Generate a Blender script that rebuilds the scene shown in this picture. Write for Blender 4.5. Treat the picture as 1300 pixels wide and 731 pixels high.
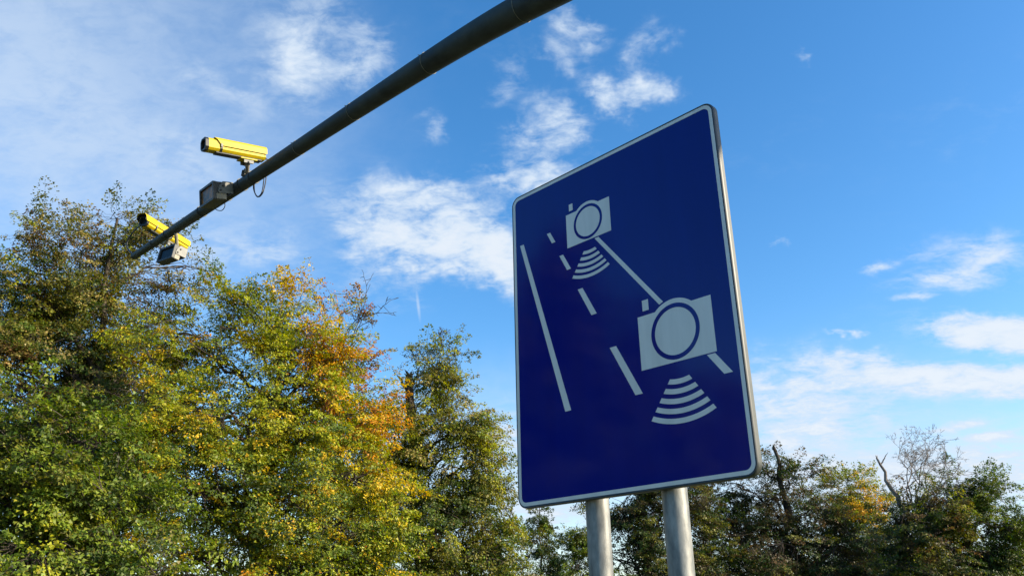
import bpy, bmesh, math, random
import numpy as np
from mathutils import Vector, Matrix, Euler

for o in list(bpy.data.objects):
    bpy.data.objects.remove(o, do_unlink=True)
scene = bpy.context.scene
COL = scene.collection
R = math.radians
rng = np.random.default_rng(11)
random.seed(11)

# ------------------------------------------------------------------ camera
F_PX, CX, CY = 1051.3, 650.0, 365.5          # focal length and centre in photograph pixels
CAM = np.array([0.0, 0.0, 1.65])
MROT = np.array([[0.99979154, -0.02041774, 0.0],          # world axes seen from the camera (x right, y down, z forward)
                 [0.00747259, 0.365909, 0.93062064],
                 [-0.01900117, -0.93042663, 0.36598529]])
cam_data = bpy.data.cameras.new('camera')
cam_data.sensor_width = 36.0
cam_data.lens = 36.0 * F_PX / 1300.0
cam_data.clip_start = 0.05
cam_data.clip_end = 5000
cam = bpy.data.objects.new('camera', cam_data)
COL.objects.link(cam)
right, down, fwd = MROT[:, 0], MROT[:, 1], MROT[:, 2]
cam.matrix_world = Matrix(((right[0], -down[0], -fwd[0], CAM[0]), (right[1], -down[1], -fwd[1], CAM[1]),
                           (right[2], -down[2], -fwd[2], CAM[2]), (0, 0, 0, 1)))
scene.camera = cam
scene.render.resolution_x, scene.render.resolution_y = 1024, 575

# ------------------------------------------------------------------ light
SUN_AZ, SUN_EL = 104.0, 24.0                   # azimuth clockwise from the viewing direction (+Y)
sun_data = bpy.data.lights.new('sun', 'SUN')
sun_data.energy = 5.0
sun_data.angle = R(0.53)
sun_data.color = (1.0, 0.86, 0.65)
sun = bpy.data.objects.new('sun', sun_data)
COL.objects.link(sun)
sd = Vector((math.sin(R(SUN_AZ)) * math.cos(R(SUN_EL)), math.cos(R(SUN_AZ)) * math.cos(R(SUN_EL)), math.sin(R(SUN_EL))))
sun.rotation_euler = sd.to_track_quat('Z', 'Y').to_euler()
sun.location = sd * 60

scene.view_settings.view_transform = 'Standard'
scene.view_settings.look = 'None'
scene.view_settings.gamma = 1.0
scene.view_settings.exposure = 1.05
scene.view_settings.use_curve_mapping = False
scene.cycles.max_bounces = 5
scene.cycles.diffuse_bounces = 2
scene.cycles.transmission_bounces = 4


def ray(px, py):
    d = MROT @ np.array([px - CX, py - CY, F_PX])
    return d / np.linalg.norm(d)


def at(px, py, dist):
    """world point seen at a photograph pixel at a horizontal distance in metres"""
    r = ray(px, py)
    return CAM + r * dist / math.hypot(r[0], r[1])


# ------------------------------------------------------------------ sky with clouds
def build_world():
    w = bpy.data.worlds.new('World')
    scene.world = w
    w.use_nodes = True
    nt = w.node_tree
    N, L = nt.nodes, nt.links
    N.clear()

    def node(t, **kw):
        n = N.new(t)
        for k, v in kw.items():
            setattr(n, k, v)
        return n

    def math_(op, a, b=None, c=None, clamp=False):
        n = node('ShaderNodeMath', operation=op, use_clamp=clamp)
        for i, v in enumerate((a, b, c)):
            if v is None:
                continue
            if isinstance(v, (int, float)):
                n.inputs[i].default_value = v
            else:
                L.new(v, n.inputs[i])
        return n.outputs[0]

    def smooth(v, a, b, lo=0.0, hi=1.0):
        n = node('ShaderNodeMapRange', interpolation_type='SMOOTHSTEP')
        L.new(v, n.inputs[0])
        for i, x in enumerate((a, b, lo, hi)):
            n.inputs[i + 1].default_value = x
        return n.outputs[0]

    out = node('ShaderNodeOutputWorld')
    bg = node('ShaderNodeBackground')
    bg.inputs['Strength'].default_value = 0.13
    w.cycles.sampling_method = 'MANUAL'
    w.cycles.sample_map_resolution = 256
    L.new(bg.outputs[0], out.inputs[0])
    sky = node('ShaderNodeTexSky', sky_type='NISHITA')
    sky.sun_disc = False
    sky.sun_elevation = R(SUN_EL)
    sky.sun_rotation = R(SUN_AZ)
    sky.altitude = 200
    sky.air_density = 1.0
    sky.dust_density = 0.7
    sky.ozone_density = 2.2
    hs = node('ShaderNodeHueSaturation')
    hs.inputs['Saturation'].default_value = SKY_SAT
    hs.inputs['Value'].default_value = SKY_VAL
    L.new(sky.outputs[0], hs.inputs['Color'])

    tc = node('ShaderNodeTexCoord')
    dirv = tc.outputs['Generated']
    # cloud sheets: direction projected on a plane far above, so that they flatten towards the horizon
    sep = node('ShaderNodeSeparateXYZ')
    L.new(dirv, sep.inputs[0])
    zz = math_('MAXIMUM', sep.outputs[2], 0.0)
    den = math_('ADD', zz, 0.22)
    comb = node('ShaderNodeCombineXYZ')
    L.new(math_('DIVIDE', sep.outputs[0], den), comb.inputs[0])
    L.new(math_('DIVIDE', sep.outputs[1], den), comb.inputs[1])

    def noise(scale, detail, rough, dist, vec, off=(0, 0, 0), stretch=(1, 1, 1), rot=0.0):
        mp = node('ShaderNodeMapping')
        L.new(vec, mp.inputs[0])
        mp.inputs['Location'].default_value = off
        mp.inputs['Rotation'].default_value = (0, 0, rot)
        mp.inputs['Scale'].default_value = stretch
        n = node('ShaderNodeTexNoise')
        n.inputs['Scale'].default_value = scale
        n.inputs['Detail'].default_value = detail
        n.inputs['Roughness'].default_value = rough
        n.inputs['Distortion'].default_value = dist
        L.new(mp.outputs[0], n.inputs['Vector'])
        return n.outputs['Fac']

    plane = comb.outputs[0]
    fine = noise(13.0, 9, 0.58, 0.5, plane, (3.1, 7.4, 0), (1.0, 1.25, 1), 0.5)
    wide = noise(1.7, 4, 0.5, 0.3, plane, (1.3, 0.2, 0))
    micro = noise(42.0, 5, 0.62, 0.5, plane, (9.0, 4.0, 0), (1, 1.5, 1), 0.4)
    fbm = math_('ADD', math_('MULTIPLY', fine, 0.72), math_('MULTIPLY', micro, 0.28))

    wn = node('ShaderNodeTexNoise')
    wn.inputs['Scale'].default_value = 9.0
    wn.inputs['Detail'].default_value = 5
    wn.inputs['Roughness'].default_value = 0.62
    L.new(dirv, wn.inputs['Vector'])
    wsub = node('ShaderNodeVectorMath', operation='SUBTRACT')
    L.new(wn.outputs['Color'], wsub.inputs[0])
    wsub.inputs[1].default_value = (0.5, 0.5, 0.5)
    wmad = node('ShaderNodeVectorMath', operation='MULTIPLY_ADD')
    L.new(wsub.outputs[0], wmad.inputs[0])
    wmad.inputs[1].default_value = (0.16, 0.16, 0.10)
    L.new(dirv, wmad.inputs[2])
    warped = wmad.outputs[0]
    wml = node('ShaderNodeVectorMath', operation='MULTIPLY_ADD')
    L.new(wsub.outputs[0], wml.inputs[0])
    wml.inputs[1].default_value = (0.06, 0.06, 0.03)
    L.new(dirv, wml.inputs[2])
    calm = wml.outputs[0]

    def blob(px, py, rx, ry, rot, wgt, src=None):
        """soft patch of sky (in world directions) where cloud gathers"""
        c = Vector(ray(px, py))
        x = Vector((c.y, -c.x, 0)).normalized()
        y = x.cross(c) * -1.0
        z = c
        m = Matrix((x, y, z)).transposed().to_3x3()
        m = m @ Matrix.Rotation(R(rot), 3, 'Z')
        mp = node('ShaderNodeMapping', vector_type='TEXTURE')
        L.new(src or warped, mp.inputs[0])
        mp.inputs['Location'].default_value = c
        mp.inputs['Rotation'].default_value = m.to_euler('XYZ')
        mp.inputs['Scale'].default_value = (rx / F_PX, ry / F_PX, 1.0)
        ln = node('ShaderNodeVectorMath', operation='LENGTH')
        L.new(mp.outputs[0], ln.inputs[0])
        return smooth(ln.outputs['Value'], 0.0, 1.0, wgt, 0.0)

    acc = None
    for b in CLOUDS:
        v = blob(*b, src=calm if b[0] > 1100 else None)
        acc = v if acc is None else math_('ADD', acc, v)
    acc = math_('MINIMUM', acc, 1.5)
    # a little free cloud everywhere else, and a paler band low over the horizon
    free = smooth(wide, 0.50, 0.80, 0.0, 0.38)
    low = smooth(sep.outputs[2], 0.02, 0.24, 0.42, 0.0)
    dens = math_('ADD', acc, math_('MULTIPLY', free, 0.5))
    dens = math_('ADD', dens, low)
    edge = math_('ADD', math_('MULTIPLY', dens, 0.26), fbm)
    alpha = math_('MULTIPLY', smooth(edge, 0.47, 0.82), math_('MINIMUM', math_('MULTIPLY', dens, 1.3), 0.95))
    # thin veil
    vacc = None
    for b in VEILS:
        v = blob(*b)
        vacc = v if vacc is None else math_('ADD', vacc, v)
    veil = math_('MULTIPLY', math_('ADD', vacc, smooth(sep.outputs[2], 0.0, 0.35, 0.30, 0.0)), smooth(fbm, 0.25, 0.62, 0.62, 1.0), clamp=True)
    total = math_('SUBTRACT', 1.0, math_('MULTIPLY', math_('SUBTRACT', 1.0, alpha), math_('SUBTRACT', 1.0, veil)))
    trail = blob(531, 388, 3.2, 27, -8, .45, dirv)          # short vapour trail
    total = math_('MAXIMUM', total, math_('ADD', trail, math_('MULTIPLY', total, 0.8)), clamp=True)
    mix = node('ShaderNodeMix', data_type='RGBA')
    L.new(total, mix.inputs[0])
    L.new(hs.outputs[0], mix.inputs[6])
    tone = node('ShaderNodeMix', data_type='RGBA')      # thick cloud has greyer cores
    L.new(smooth(edge, 0.70, 0.95), tone.inputs[0])
    tone.inputs[6].default_value = (2.6, 3.05, 3.6, 1)
    tone.inputs[7].default_value = (3.1, 3.35, 3.65, 1)
    L.new(tone.outputs[2], mix.inputs[7])
    L.new(mix.outputs[2], bg.inputs['Color'])


SKY_SAT, SKY_VAL = 1.32, 1.0
# px, py, radius x, radius y, rotation, weight (where the photograph's clouds stand)
CLOUDS = [
    (390, 90, 80, 90, 30, .58), (345, 60, 80, 55, 20, .42), (458, 60, 50, 85, 15, .50), (290, 120, 80, 50, 20, .45), (395, 8, 100, 45, 0, .45), (240, 200, 90, 50, 25, .4),
    (738, 45, 60, 45, 30, .70), (700, 85, 50, 30, 30, .5), (770, 122, 62, 42, 10, .90), (828, 118, 45, 30, 15, .75), (820, 70, 34, 40, 0, .5),
    (700, 170, 70, 45, 20, .7), (668, 218, 65, 45, 15, .85), (635, 110, 50, 40, 0, .4),
    (590, 305, 165, 85, 5, 1.1), (545, 240, 120, 50, 0, .8), (455, 280, 100, 70, 20, .65), (510, 335, 110, 60, 0, .6), (548, 152, 45, 30, 0, .55),
    (640, 340, 70, 60, 0, .8), (345, 320, 60, 40, 15, .5), (270, 320, 80, 50, 10, .5),
    (1280, 424, 130, 34, 17, 1.9), (1235, 484, 190, 30, 9, 1.8), (1010, 505, 150, 70, 5, .90), (1080, 470, 60, 26, 5, .45),
    (1245, 322, 110, 36, 12, .75), (1205, 355, 100, 22, 10, .8), (1160, 378, 40, 8, 4, .7),
    (1115, 337, 28, 12, 5, .8), (1000, 302, 24, 12, 0, .55), (1035, 85, 16, 12, 0, .45), (1060, 432, 34, 10, 0, .7),
    (1210, 541, 50, 9, 0, .9), (1252, 555, 40, 8, 0, .95), (1040, 548, 90, 25, 4, .6),
    (1200, 600, 260, 60, 0, .9), (1000, 590, 150, 50, 0, .6), (640, 545, 55, 60, 0, .8), (690, 640, 90, 40, 0, .9),
]
VEILS = [(-60, 60, 560, 420, 0, .68), (250, 260, 330, 200, 10, .20), (1000, 560, 420, 130, 0, .40), (1150, 640, 500, 110, 0, .55), (600, 600, 200, 180, 0, .55)]
build_world()


# ------------------------------------------------------------------ helpers
def tag(o, label=None, cat=None, group=None, kind=None):
    if label:
        o['label'] = label
    if cat:
        o['category'] = cat
    if group:
        o['group'] = group
    if kind:
        o['kind'] = kind
    return o


def empty(name, loc=(0, 0, 0), rot=None, label=None, cat=None, group=None):
    o = bpy.data.objects.new(name, None)
    COL.objects.link(o)
    if rot is None:
        o.location = Vector(loc)
    else:
        o.matrix_world = Matrix.Translation(Vector(loc)) @ rot.to_4x4()
    o.empty_display_size = 0.1
    return tag(o, label, cat, group)


def link_mesh(name, me, mat, parent=None):
    o = bpy.data.objects.new(name, me)
    COL.objects.link(o)
    if mat:
        me.materials.append(mat)
    if parent:
        o.parent = parent
    return o


def obj(name, bm, mat, parent=None, smooth=False, bevel=0.0):
    if bevel:
        bmesh.ops.bevel(bm, geom=[e for e in bm.edges], offset=bevel, segments=2, affect='EDGES', profile=0.6, clamp_overlap=True)
    bmesh.ops.recalc_face_normals(bm, faces=bm.faces)
    me = bpy.data.meshes.new(name)
    bm.to_mesh(me)
    bm.free()
    if smooth:
        me.polygons.foreach_set('use_smooth', [True] * len(me.polygons))
    return link_mesh(name, me, mat, parent)


def box(bm, lo, hi):
    vs = [bm.verts.new((x, y, z)) for x in (lo[0], hi[0]) for y in (lo[1], hi[1]) for z in (lo[2], hi[2])]
    for f in ((0, 1, 3, 2), (4, 6, 7, 5), (0, 4, 5, 1), (2, 3, 7, 6), (0, 2, 6, 4), (1, 5, 7, 3)):
        bm.faces.new([vs[i] for i in f])


def prism(bm, pts, axis, a, b):
    """extrude a closed 2-D outline along x, y or z from a to b"""
    def p3(u, v, t):
        return {'x': (t, u, v), 'y': (u, t, v), 'z': (u, v, t)}[axis]
    A = [bm.verts.new(p3(u, v, a)) for u, v in pts]
    B = [bm.verts.new(p3(u, v, b)) for u, v in pts]
    n = len(pts)
    for i in range(n):
        j = (i + 1) % n
        bm.faces.new((A[i], A[j], B[j], B[i]))
    bm.faces.new(A[::-1])
    bm.faces.new(B)


def tube(bm, pts, rad, sides=12, cap=True):
    pts = [Vector(p) for p in pts]
    if not hasattr(rad, '__len__'):
        rad = [rad] * len(pts)
    rings = []
    nrm = None
    for i, p in enumerate(pts):
        t = (pts[min(i + 1, len(pts) - 1)] - pts[max(i - 1, 0)]).normalized()
        if nrm is None:
            nrm = t.orthogonal().normalized()
        nrm = (nrm - t * nrm.dot(t)).normalized()
        bn = t.cross(nrm)
        rings.append([bm.verts.new(p + (nrm * math.cos(2 * math.pi * k / sides) + bn * math.sin(2 * math.pi * k / sides)) * rad[i]) for k in range(sides)])
    for a, b in zip(rings, rings[1:]):
        for k in range(sides):
            bm.faces.new((a[k], a[(k + 1) % sides], b[(k + 1) % sides], b[k]))
    if cap:
        bm.faces.new(rings[0][::-1])
        bm.faces.new(rings[-1])


def shade_auto(o, ang=35):
    me = o.data
    me.polygons.foreach_set('use_smooth', [True] * len(me.polygons))
    me.set_sharp_from_angle(angle=R(ang))


# ------------------------------------------------------------------ materials
def mat_new(name):
    m = bpy.data.materials.new(name)
    m.use_nodes = True
    nt = m.node_tree
    b = nt.nodes['Principled BSDF']
    return m, nt, b


def noise_mat(name, c1, c2, scale=8.0, rough=(0.5, 0.7), metal=0.0, detail=6, bump=0.0, bscale=None, stretch=(1, 1, 1), spec=0.5, lo=0.35, hi=0.65, coat=0.0):
    m, nt, b = mat_new(name)
    N, L = nt.nodes, nt.links
    tc = N.new('ShaderNodeTexCoord')
    mp = N.new('ShaderNodeMapping')
    mp.inputs['Scale'].default_value = stretch
    L.new(tc.outputs['Object'], mp.inputs[0])
    n = N.new('ShaderNodeTexNoise')
    n.inputs['Scale'].default_value = scale
    n.inputs['Detail'].default_value = detail
    n.inputs['Roughness'].default_value = 0.6
    L.new(mp.outputs[0], n.inputs['Vector'])
    mr = N.new('ShaderNodeMapRange')
    L.new(n.outputs['Fac'], mr.inputs[0])
    mr.inputs[1].default_value, mr.inputs[2].default_value = lo, hi
    mx = N.new('ShaderNodeMix')
    mx.data_type = 'RGBA'
    L.new(mr.outputs[0], mx.inputs[0])
    mx.inputs[6].default_value = (*c1, 1)
    mx.inputs[7].default_value = (*c2, 1)
    L.new(mx.outputs[2], b.inputs['Base Color'])
    rr = N.new('ShaderNodeMapRange')
    L.new(n.outputs['Fac'], rr.inputs[0])
    rr.inputs[3].default_value, rr.inputs[4].default_value = rough
    L.new(rr.outputs[0], b.inputs['Roughness'])
    b.inputs['Metallic'].default_value = metal
    b.inputs['Specular IOR Level'].default_value = spec
    b.inputs['Coat Weight'].default_value = coat
    if bump:
        bp = N.new('ShaderNodeBump')
        bp.inputs['Strength'].default_value = bump
        bp.inputs['Distance'].default_value = 0.01
        n2 = N.new('ShaderNodeTexNoise')
        n2.inputs['Scale'].default_value = bscale or scale * 3
        n2.inputs['Detail'].default_value = 5
        L.new(mp.outputs[0], n2.inputs['Vector'])
        L.new(n2.outputs['Fac'], bp.inputs['Height'])
        L.new(bp.outputs[0], b.inputs['Normal'])
    return m


M = {}
M['blue'] = noise_mat('sign_blue_sheeting', (.0001, .0078, .165), (.0002, .0098, .190), 2.2, (.04, .11), spec=.27, stretch=(5, 1, .6), lo=.3, hi=.7)
M['white'] = noise_mat('sign_white_sheeting', (.66, .645, .60), (.75, .73, .68), 5.0, (.14, .28), spec=.35, stretch=(4, 1, .6))
M['frame'] = noise_mat('aluminium_edge', (.050, .057, .054), (.085, .093, .086), 14.0, (.45, .65), metal=.1)
M['lip'] = noise_mat('dark_edge_profile', (.030, .038, .040), (.055, .064, .066), 20.0, (.4, .55), metal=.1)
M['galv'] = noise_mat('galvanised_steel', (.120, .128, .130), (.29, .295, .28), 34.0, (.36, .60), metal=.35, bump=.08, bscale=60, stretch=(1, 1, .35))
M['arm'] = noise_mat('weathered_green_grey_steel', (.012, .018, .017), (.046, .058, .052), 5.0, (.45, .75), spec=.35, lo=.3, hi=.72, bump=.05, bscale=30)
M['wire'] = noise_mat('pale_tie_wire', (.16, .15, .11), (.24, .23, .18), 30.0, (.5, .7), metal=.2)
M['yellow'] = noise_mat('yellow_enamel', (.44, .325, .002), (.53, .40, .004), 9.0, (.38, .52), spec=.3, lo=.25, hi=.75)
M['black'] = noise_mat('black_rubber', (.010, .011, .012), (.022, .023, .024), 20.0, (.4, .6))
M['greybox'] = noise_mat('dark_grey_casing', (.030, .033, .034), (.055, .057, .055), 14.0, (.45, .65), bump=.05)
M['cream'] = noise_mat('weathered_cream_metal', (.17, .155, .115), (.27, .25, .20), 18.0, (.5, .7), metal=.1)
M['steel'] = noise_mat('bare_steel', (.11, .115, .11), (.19, .19, .175), 22.0, (.45, .65), metal=.1)
M['glass'] = noise_mat('dark_glass', (.010, .010, .010), (.02, .017, .012), 5.0, (.2, .35), spec=.12)
M['painted_reflection'] = noise_mat('glass_with_painted_reflection', (.030, .032, .014), (.36, .155, .035), 7.0, (.25, .4), lo=.36, hi=.58, spec=.10)  # brownish tree reflection painted into the glass colour as mottling
M['bark'] = noise_mat('grey_brown_bark', (.028, .023, .018), (.075, .062, .05), 5.0, (.8, .95), bump=.6, bscale=9, stretch=(1, 1, .3), spec=.2)
M['deadwood'] = noise_mat('bleached_dead_wood', (.12, .10, .085), (.26, .23, .20), 6.0, (.8, .95), bump=.5, stretch=(1, 1, .3), spec=.2)
M['grass'] = noise_mat('rough_grass', (.035, .055, .014), (.09, .10, .03), 1.2, (.85, .95), bump=.8, bscale=18, spec=.1)
M['asphalt'] = noise_mat('asphalt', (.040, .040, .041), (.065, .064, .062), 30.0, (.8, .95), bump=.4, bscale=90, spec=.2)
M['paint'] = noise_mat('road_paint', (.55, .55, .52), (.75, .75, .72), 12.0, (.6, .8), spec=.3)
M['soil'] = noise_mat('gravel_shoulder', (.14, .12, .10), (.26, .24, .20), 25.0, (.9, .97), bump=.7, bscale=60, spec=.1)


def leaf_mat(name, trans):
    m, nt, b = mat_new(name)
    N, L = nt.nodes, nt.links
    a = N.new('ShaderNodeAttribute')
    a.attribute_name = 'leaf_colour'
    b.inputs['Roughness'].default_value = 0.50
    b.inputs['Specular IOR Level'].default_value = 0.32
    L.new(a.outputs['Color'], b.inputs['Base Color'])
    t = N.new('ShaderNodeBsdfTranslucent')
    hs = N.new('ShaderNodeHueSaturation')
    hs.inputs['Saturation'].default_value = 1.12
    hs.inputs['Value'].default_value = 1.35
    L.new(a.outputs['Color'], hs.inputs['Color'])
    L.new(hs.outputs[0], t.inputs['Color'])
    mx = N.new('ShaderNodeMixShader')
    mx.inputs[0].default_value = trans
    L.new(b.outputs[0], mx.inputs[1])
    L.new(t.outputs[0], mx.inputs[2])
    L.new(mx.outputs[0], N['Material Output'].inputs['Surface'])
    return m


M['leaf'] = leaf_mat('leaf', 0.36)

# ------------------------------------------------------------------ ground and road
HDG = R(-44.28)                                   # heading of the sign face and of the arm across the road
D = np.array([math.sin(HDG), math.cos(HDG), 0.0])   # across the road, away from us
E = np.array([-D[1], D[0], 0.0])                    # towards the oncoming traffic (left and behind us)
ROADROT = Matrix(((D[0], E[0], 0), (D[1], E[1], 0), (0, 0, 1)))


def sheet(name, x0, x1, y0, y1, z, mat, nx=1, ny=1):
    """flat sheet in road axes: x across the road, y along it"""
    bm = bmesh.new()
    vs = [[bm.verts.new(Vector(D * (x0 + (x1 - x0) * i / nx) + E * (y0 + (y1 - y0) * j / ny)) + Vector((0, 0, z))) for j in range(ny + 1)] for i in range(nx + 1)]
    for i in range(nx):
        for j in range(ny):
            bm.faces.new((vs[i][j], vs[i + 1][j], vs[i + 1][j + 1], vs[i][j + 1]))
    return obj(name, bm, mat)


tag(sheet('ground', -700, 700, -700, 700, 0.0, M['grass'], 8, 8), kind='structure')
road = tag(sheet('road', 4.8, 12.4, -500, 500, 0.008, M['asphalt'], 1, 20), kind='structure')
for a, b in ((4.0, 4.8), (12.4, 13.2)):
    tag(sheet('road_shoulder', a, b, -500, 500, 0.004, M['soil'], 1, 20), kind='structure')
for a in (5.0, 12.05):
    o = sheet('edge_line', a, a + .15, -300, 300, 0.012, M['paint'], 1, 20)
    o.parent = road
dash = None
for k in range(-12, 13):
    if dash is None:
        dash = sheet('centre_dash', 8.54, 8.66, -2, 2, 0.012, M['paint'])
        dash.parent = road
        dd = dash
    else:
        dd = dash.copy()
        COL.objects.link(dd)
    dd.location = Vector(E) * (k * 12.0)


# ------------------------------------------------------------------ the blue road sign
def arc(cx, cy, r, a0, a1, n):
    return [(cx + r * math.cos(R(a0 + (a1 - a0) * i / n)), cy + r * math.sin(R(a0 + (a1 - a0) * i / n))) for i in range(n + 1)]


def rrect(x0, y0, x1, y1, r, n=8):
    return (arc(x1 - r, y0 + r, r, -90, 0, n) + arc(x1 - r, y1 - r, r, 0, 90, n) + arc(x0 + r, y1 - r, r, 90, 180, n) + arc(x0 + r, y0 + r, r, 180, 270, n))


def flat(name, outline, y, mat, parent, hole=None, thick=0.0006):
    """thin sheet of film in the sign's face: outline in (u, v), y out of the face"""
    bm = bmesh.new()
    if hole is None:
        prism(bm, outline, 'y', y, y + thick)
    else:
        n = len(outline)
        rings = [[bm.verts.new((u, yy, v)) for u, v in pts] for pts, yy in ((outline, y), (outline, y + thick), (hole, y + thick), (hole, y))]
        for a, b in zip(rings, rings[1:]):
            for i in range(n):
                bm.faces.new((a[i], a[(i + 1) % n], b[(i + 1) % n], b[i]))
    return obj(name, bm, mat, parent)


S_SIGN = 0.9 / 0.3855633
P_BR = CAM + ray(961.539, 600.812) * S_SIGN
SW, SH = 0.900, 1.1564
P_BL = P_BR + D * SW                               # left lower corner of the face (farther from us)
# local axes: x = u to the right, y = out of the face towards oncoming traffic, z = up
SROT = Matrix(((-D[0], E[0], 0), (-D[1], E[1], 0), (0, 0, 1)))
sign = empty('road_sign', (P_BL[0], P_BL[1], 0), SROT, 'large blue rectangular speed camera sign on two round steel posts', 'road sign')
Z0 = P_BL[2]


def V(pts):
    return [(u, v + Z0) for u, v in pts]


# folded plate: outer edge profile, recessed groove, back
bm = bmesh.new()
lipw = 0.006
prof = [(lipw, -0.0062), (lipw, -0.022), (lipw - .003, -0.024), (-.012, -0.024)]
NSEG = 8
rings = [[bm.verts.new((u, y, v)) for u, v in V(rrect(-o, -o, SW + o, SH + o, .032 + o, NSEG))] for o, y in prof]
n = len(rings[0])
for a, b in zip(rings, rings[1:]):
    for i in range(n):
        bm.faces.new((a[i], a[(i + 1) % n], b[(i + 1) % n], b[i]))
fr = obj('edge_profile', bm, M['frame'], sign)
shade_auto(fr, 50)
bm = bmesh.new()
rings = [[bm.verts.new((u, y, v)) for u, v in V(rrect(-o, -o, SW + o, SH + o, .032 + o, NSEG))] for o, y in ((-.001, -.003), (.0008, .0004), (.0035, .0012), (.0056, -.0012), (.0064, -.0060))]
for a, b in zip(rings, rings[1:]):
    for i in range(n):
        bm.faces.new((a[i], a[(i + 1) % n], b[(i + 1) % n], b[i]))
shade_auto(obj('edge_bead', bm, M['lip'], sign), 60)
flat('panel', V(rrect(.0005, .0005, SW - .0005, SH - .0005, .0315)), -.0035, M['blue'], sign, thick=.0035)
bm = bmesh.new()
prism(bm, V(rrect(-.004, -.004, SW + .004, SH + .004, .036)), 'y', -.0205, -.0175)
obj('back_plate', bm, M['frame'], sign)
BW = .0128
flat('white_border', V(rrect(.0008, .0008, SW - .0008, SH - .0008, .0312)), .0001, M['white'], sign, V(rrect(BW, BW, SW - BW, SH - BW, .0205)))


def camera_symbol(u, v0, s):
    """white pictogram of a camera with a lens ring, a button and five sound-like arcs below"""
    hw, hh = .1348 * s, .173 * s
    rr = .103 * s
    vc = v0 + .095 * s
    dx = math.sqrt(rr * rr - (v0 + hh - vc) ** 2)
    a0 = math.degrees(math.asin((v0 + hh - vc) / rr))
    body = [(u - hw, v0), (u + hw, v0), (u + hw, v0 + hh)] + arc(u, vc, rr, a0, 180 - a0, 20) + [(u - hw, v0 + hh)]
    o = flat('camera_pictogram', V(body), .0001, M['white'], sign)
    ro, ri = .0880 * s, .0742 * s
    flat('lens_ring', V(arc(u, vc, ro, 0, 360, 63)[:-1]), .0007, M['blue'], o, V(arc(u, vc, ri, 0, 360, 63)[:-1]), .0004)
    bu = u - .1015 * s
    flat('button', V([(bu - .0118 * s, v0 + .188 * s), (bu + .0118 * s, v0 + .188 * s), (bu + .0118 * s, v0 + .2235 * s), (bu - .0118 * s, v0 + .2235 * s)]), .0001, M['white'], o)
    half = R(35.3)
    for k in range(5):
        r0 = (.147 + .0292 * k) * s
        r1 = r0 + .0155 * s
        pts = []
        for rad, flip in ((r0, 1), (r1, -1)):
            # where the circle about the lens meets the wedge below the body
            h = vc - v0
            lo_, hi_ = 0.0, rad
            for _ in range(40):
                m_ = (lo_ + hi_) / 2
                # point at u offset m_, on the circle
                vv = math.sqrt(max(rad * rad - m_ * m_, 0)) - h
                if m_ < vv * math.tan(half):
                    lo_ = m_
                else:
                    hi_ = m_
            th = math.degrees(math.asin(lo_ / rad))
            pts += arc(u, vc, rad, -90 - th * flip, -90 + th * flip, 16)
        flat('wave_arc', V(pts), .0001, M['white'], o)


camera_symbol(.686, .356, 1.0)
camera_symbol(.3704, .8626, .741)
for q in ([(.1742, .9525), (.1903, .9525), (.2145, .9076), (.1974, .9076)],
          [(.2306, .8464), (.2484, .8464), (.2826, .7824), (.2640, .7824)],
          [(.3085, .6957), (.3300, .6957), (.3862, .5886), (.3630, .5886)],
          [(.4315, .4584), (.4577, .4584), (.5484, .2855), (.5203, .2855)]):
    flat('lane_dash', V(q[::-1]), .0001, M['white'], sign)
flat('left_edge_stripe', V([(.2270, .2870), (.2530, .2870), (.0535, .9518), (.0346, .9518)]), .0001, M['white'], sign)
flat('right_edge_stripe', V([(.6375, .5490), (.6525, .5545), (.4136, .8582), (.3962, .8582)]), .0001, M['white'], sign)
flat('right_edge_stripe', V([(.8365, .2858), (.8648, .2858), (.8145, .3520), (.7872, .3520)]), .0001, M['white'], sign)
for uc in (.288, .586):
    bm = bmesh.new()
    ang = [2 * math.pi * k / 40 for k in range(40)]
    prism(bm, [(uc + .038 * math.cos(t), -.0645 + .038 * math.sin(t)) for t in ang], 'z', -.6, Z0 + SH - .10)
    p = obj('post', bm, M['galv'], sign)
    shade_auto(p, 40)
    bm = bmesh.new()
    prism(bm, [(uc + .0395 * math.cos(t), -.0645 + .0395 * math.sin(t)) for t in ang], 'z', Z0 + SH - .104, Z0 + SH - .092)
    c_ = obj('post_cap', bm, M['black'], p)
    for zc in (.22, .90):
        bm = bmesh.new()
        outer = [(uc + .043 * math.cos(t), -.0645 + .043 * math.sin(t)) for t in ang]
        prism(bm, outer, 'z', Z0 + zc - .02, Z0 + zc + .02)
        box(bm, (uc - .075, -.030, Z0 + zc - .02), (uc + .075, -.0262, Z0 + zc + .02))
        obj('clamp', bm, M['steel'], p)
for zc in (.22, .90):
    bm = bmesh.new()
    box(bm, (.06, -.0260, Z0 + zc - .025), (SW - .06, -.0206, Z0 + zc + .025))
    obj('stiffening_rail', bm, M['frame'], sign)

# ------------------------------------------------------------------ the mast arm over the road
r0 = ray(171, 325)
TIP = CAM + r0 * 4.3 / r0[2]


def arm_pt(al, h):
    q = TIP - D * al
    return np.array([q[0], q[1], h + CAM[2]])


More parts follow.
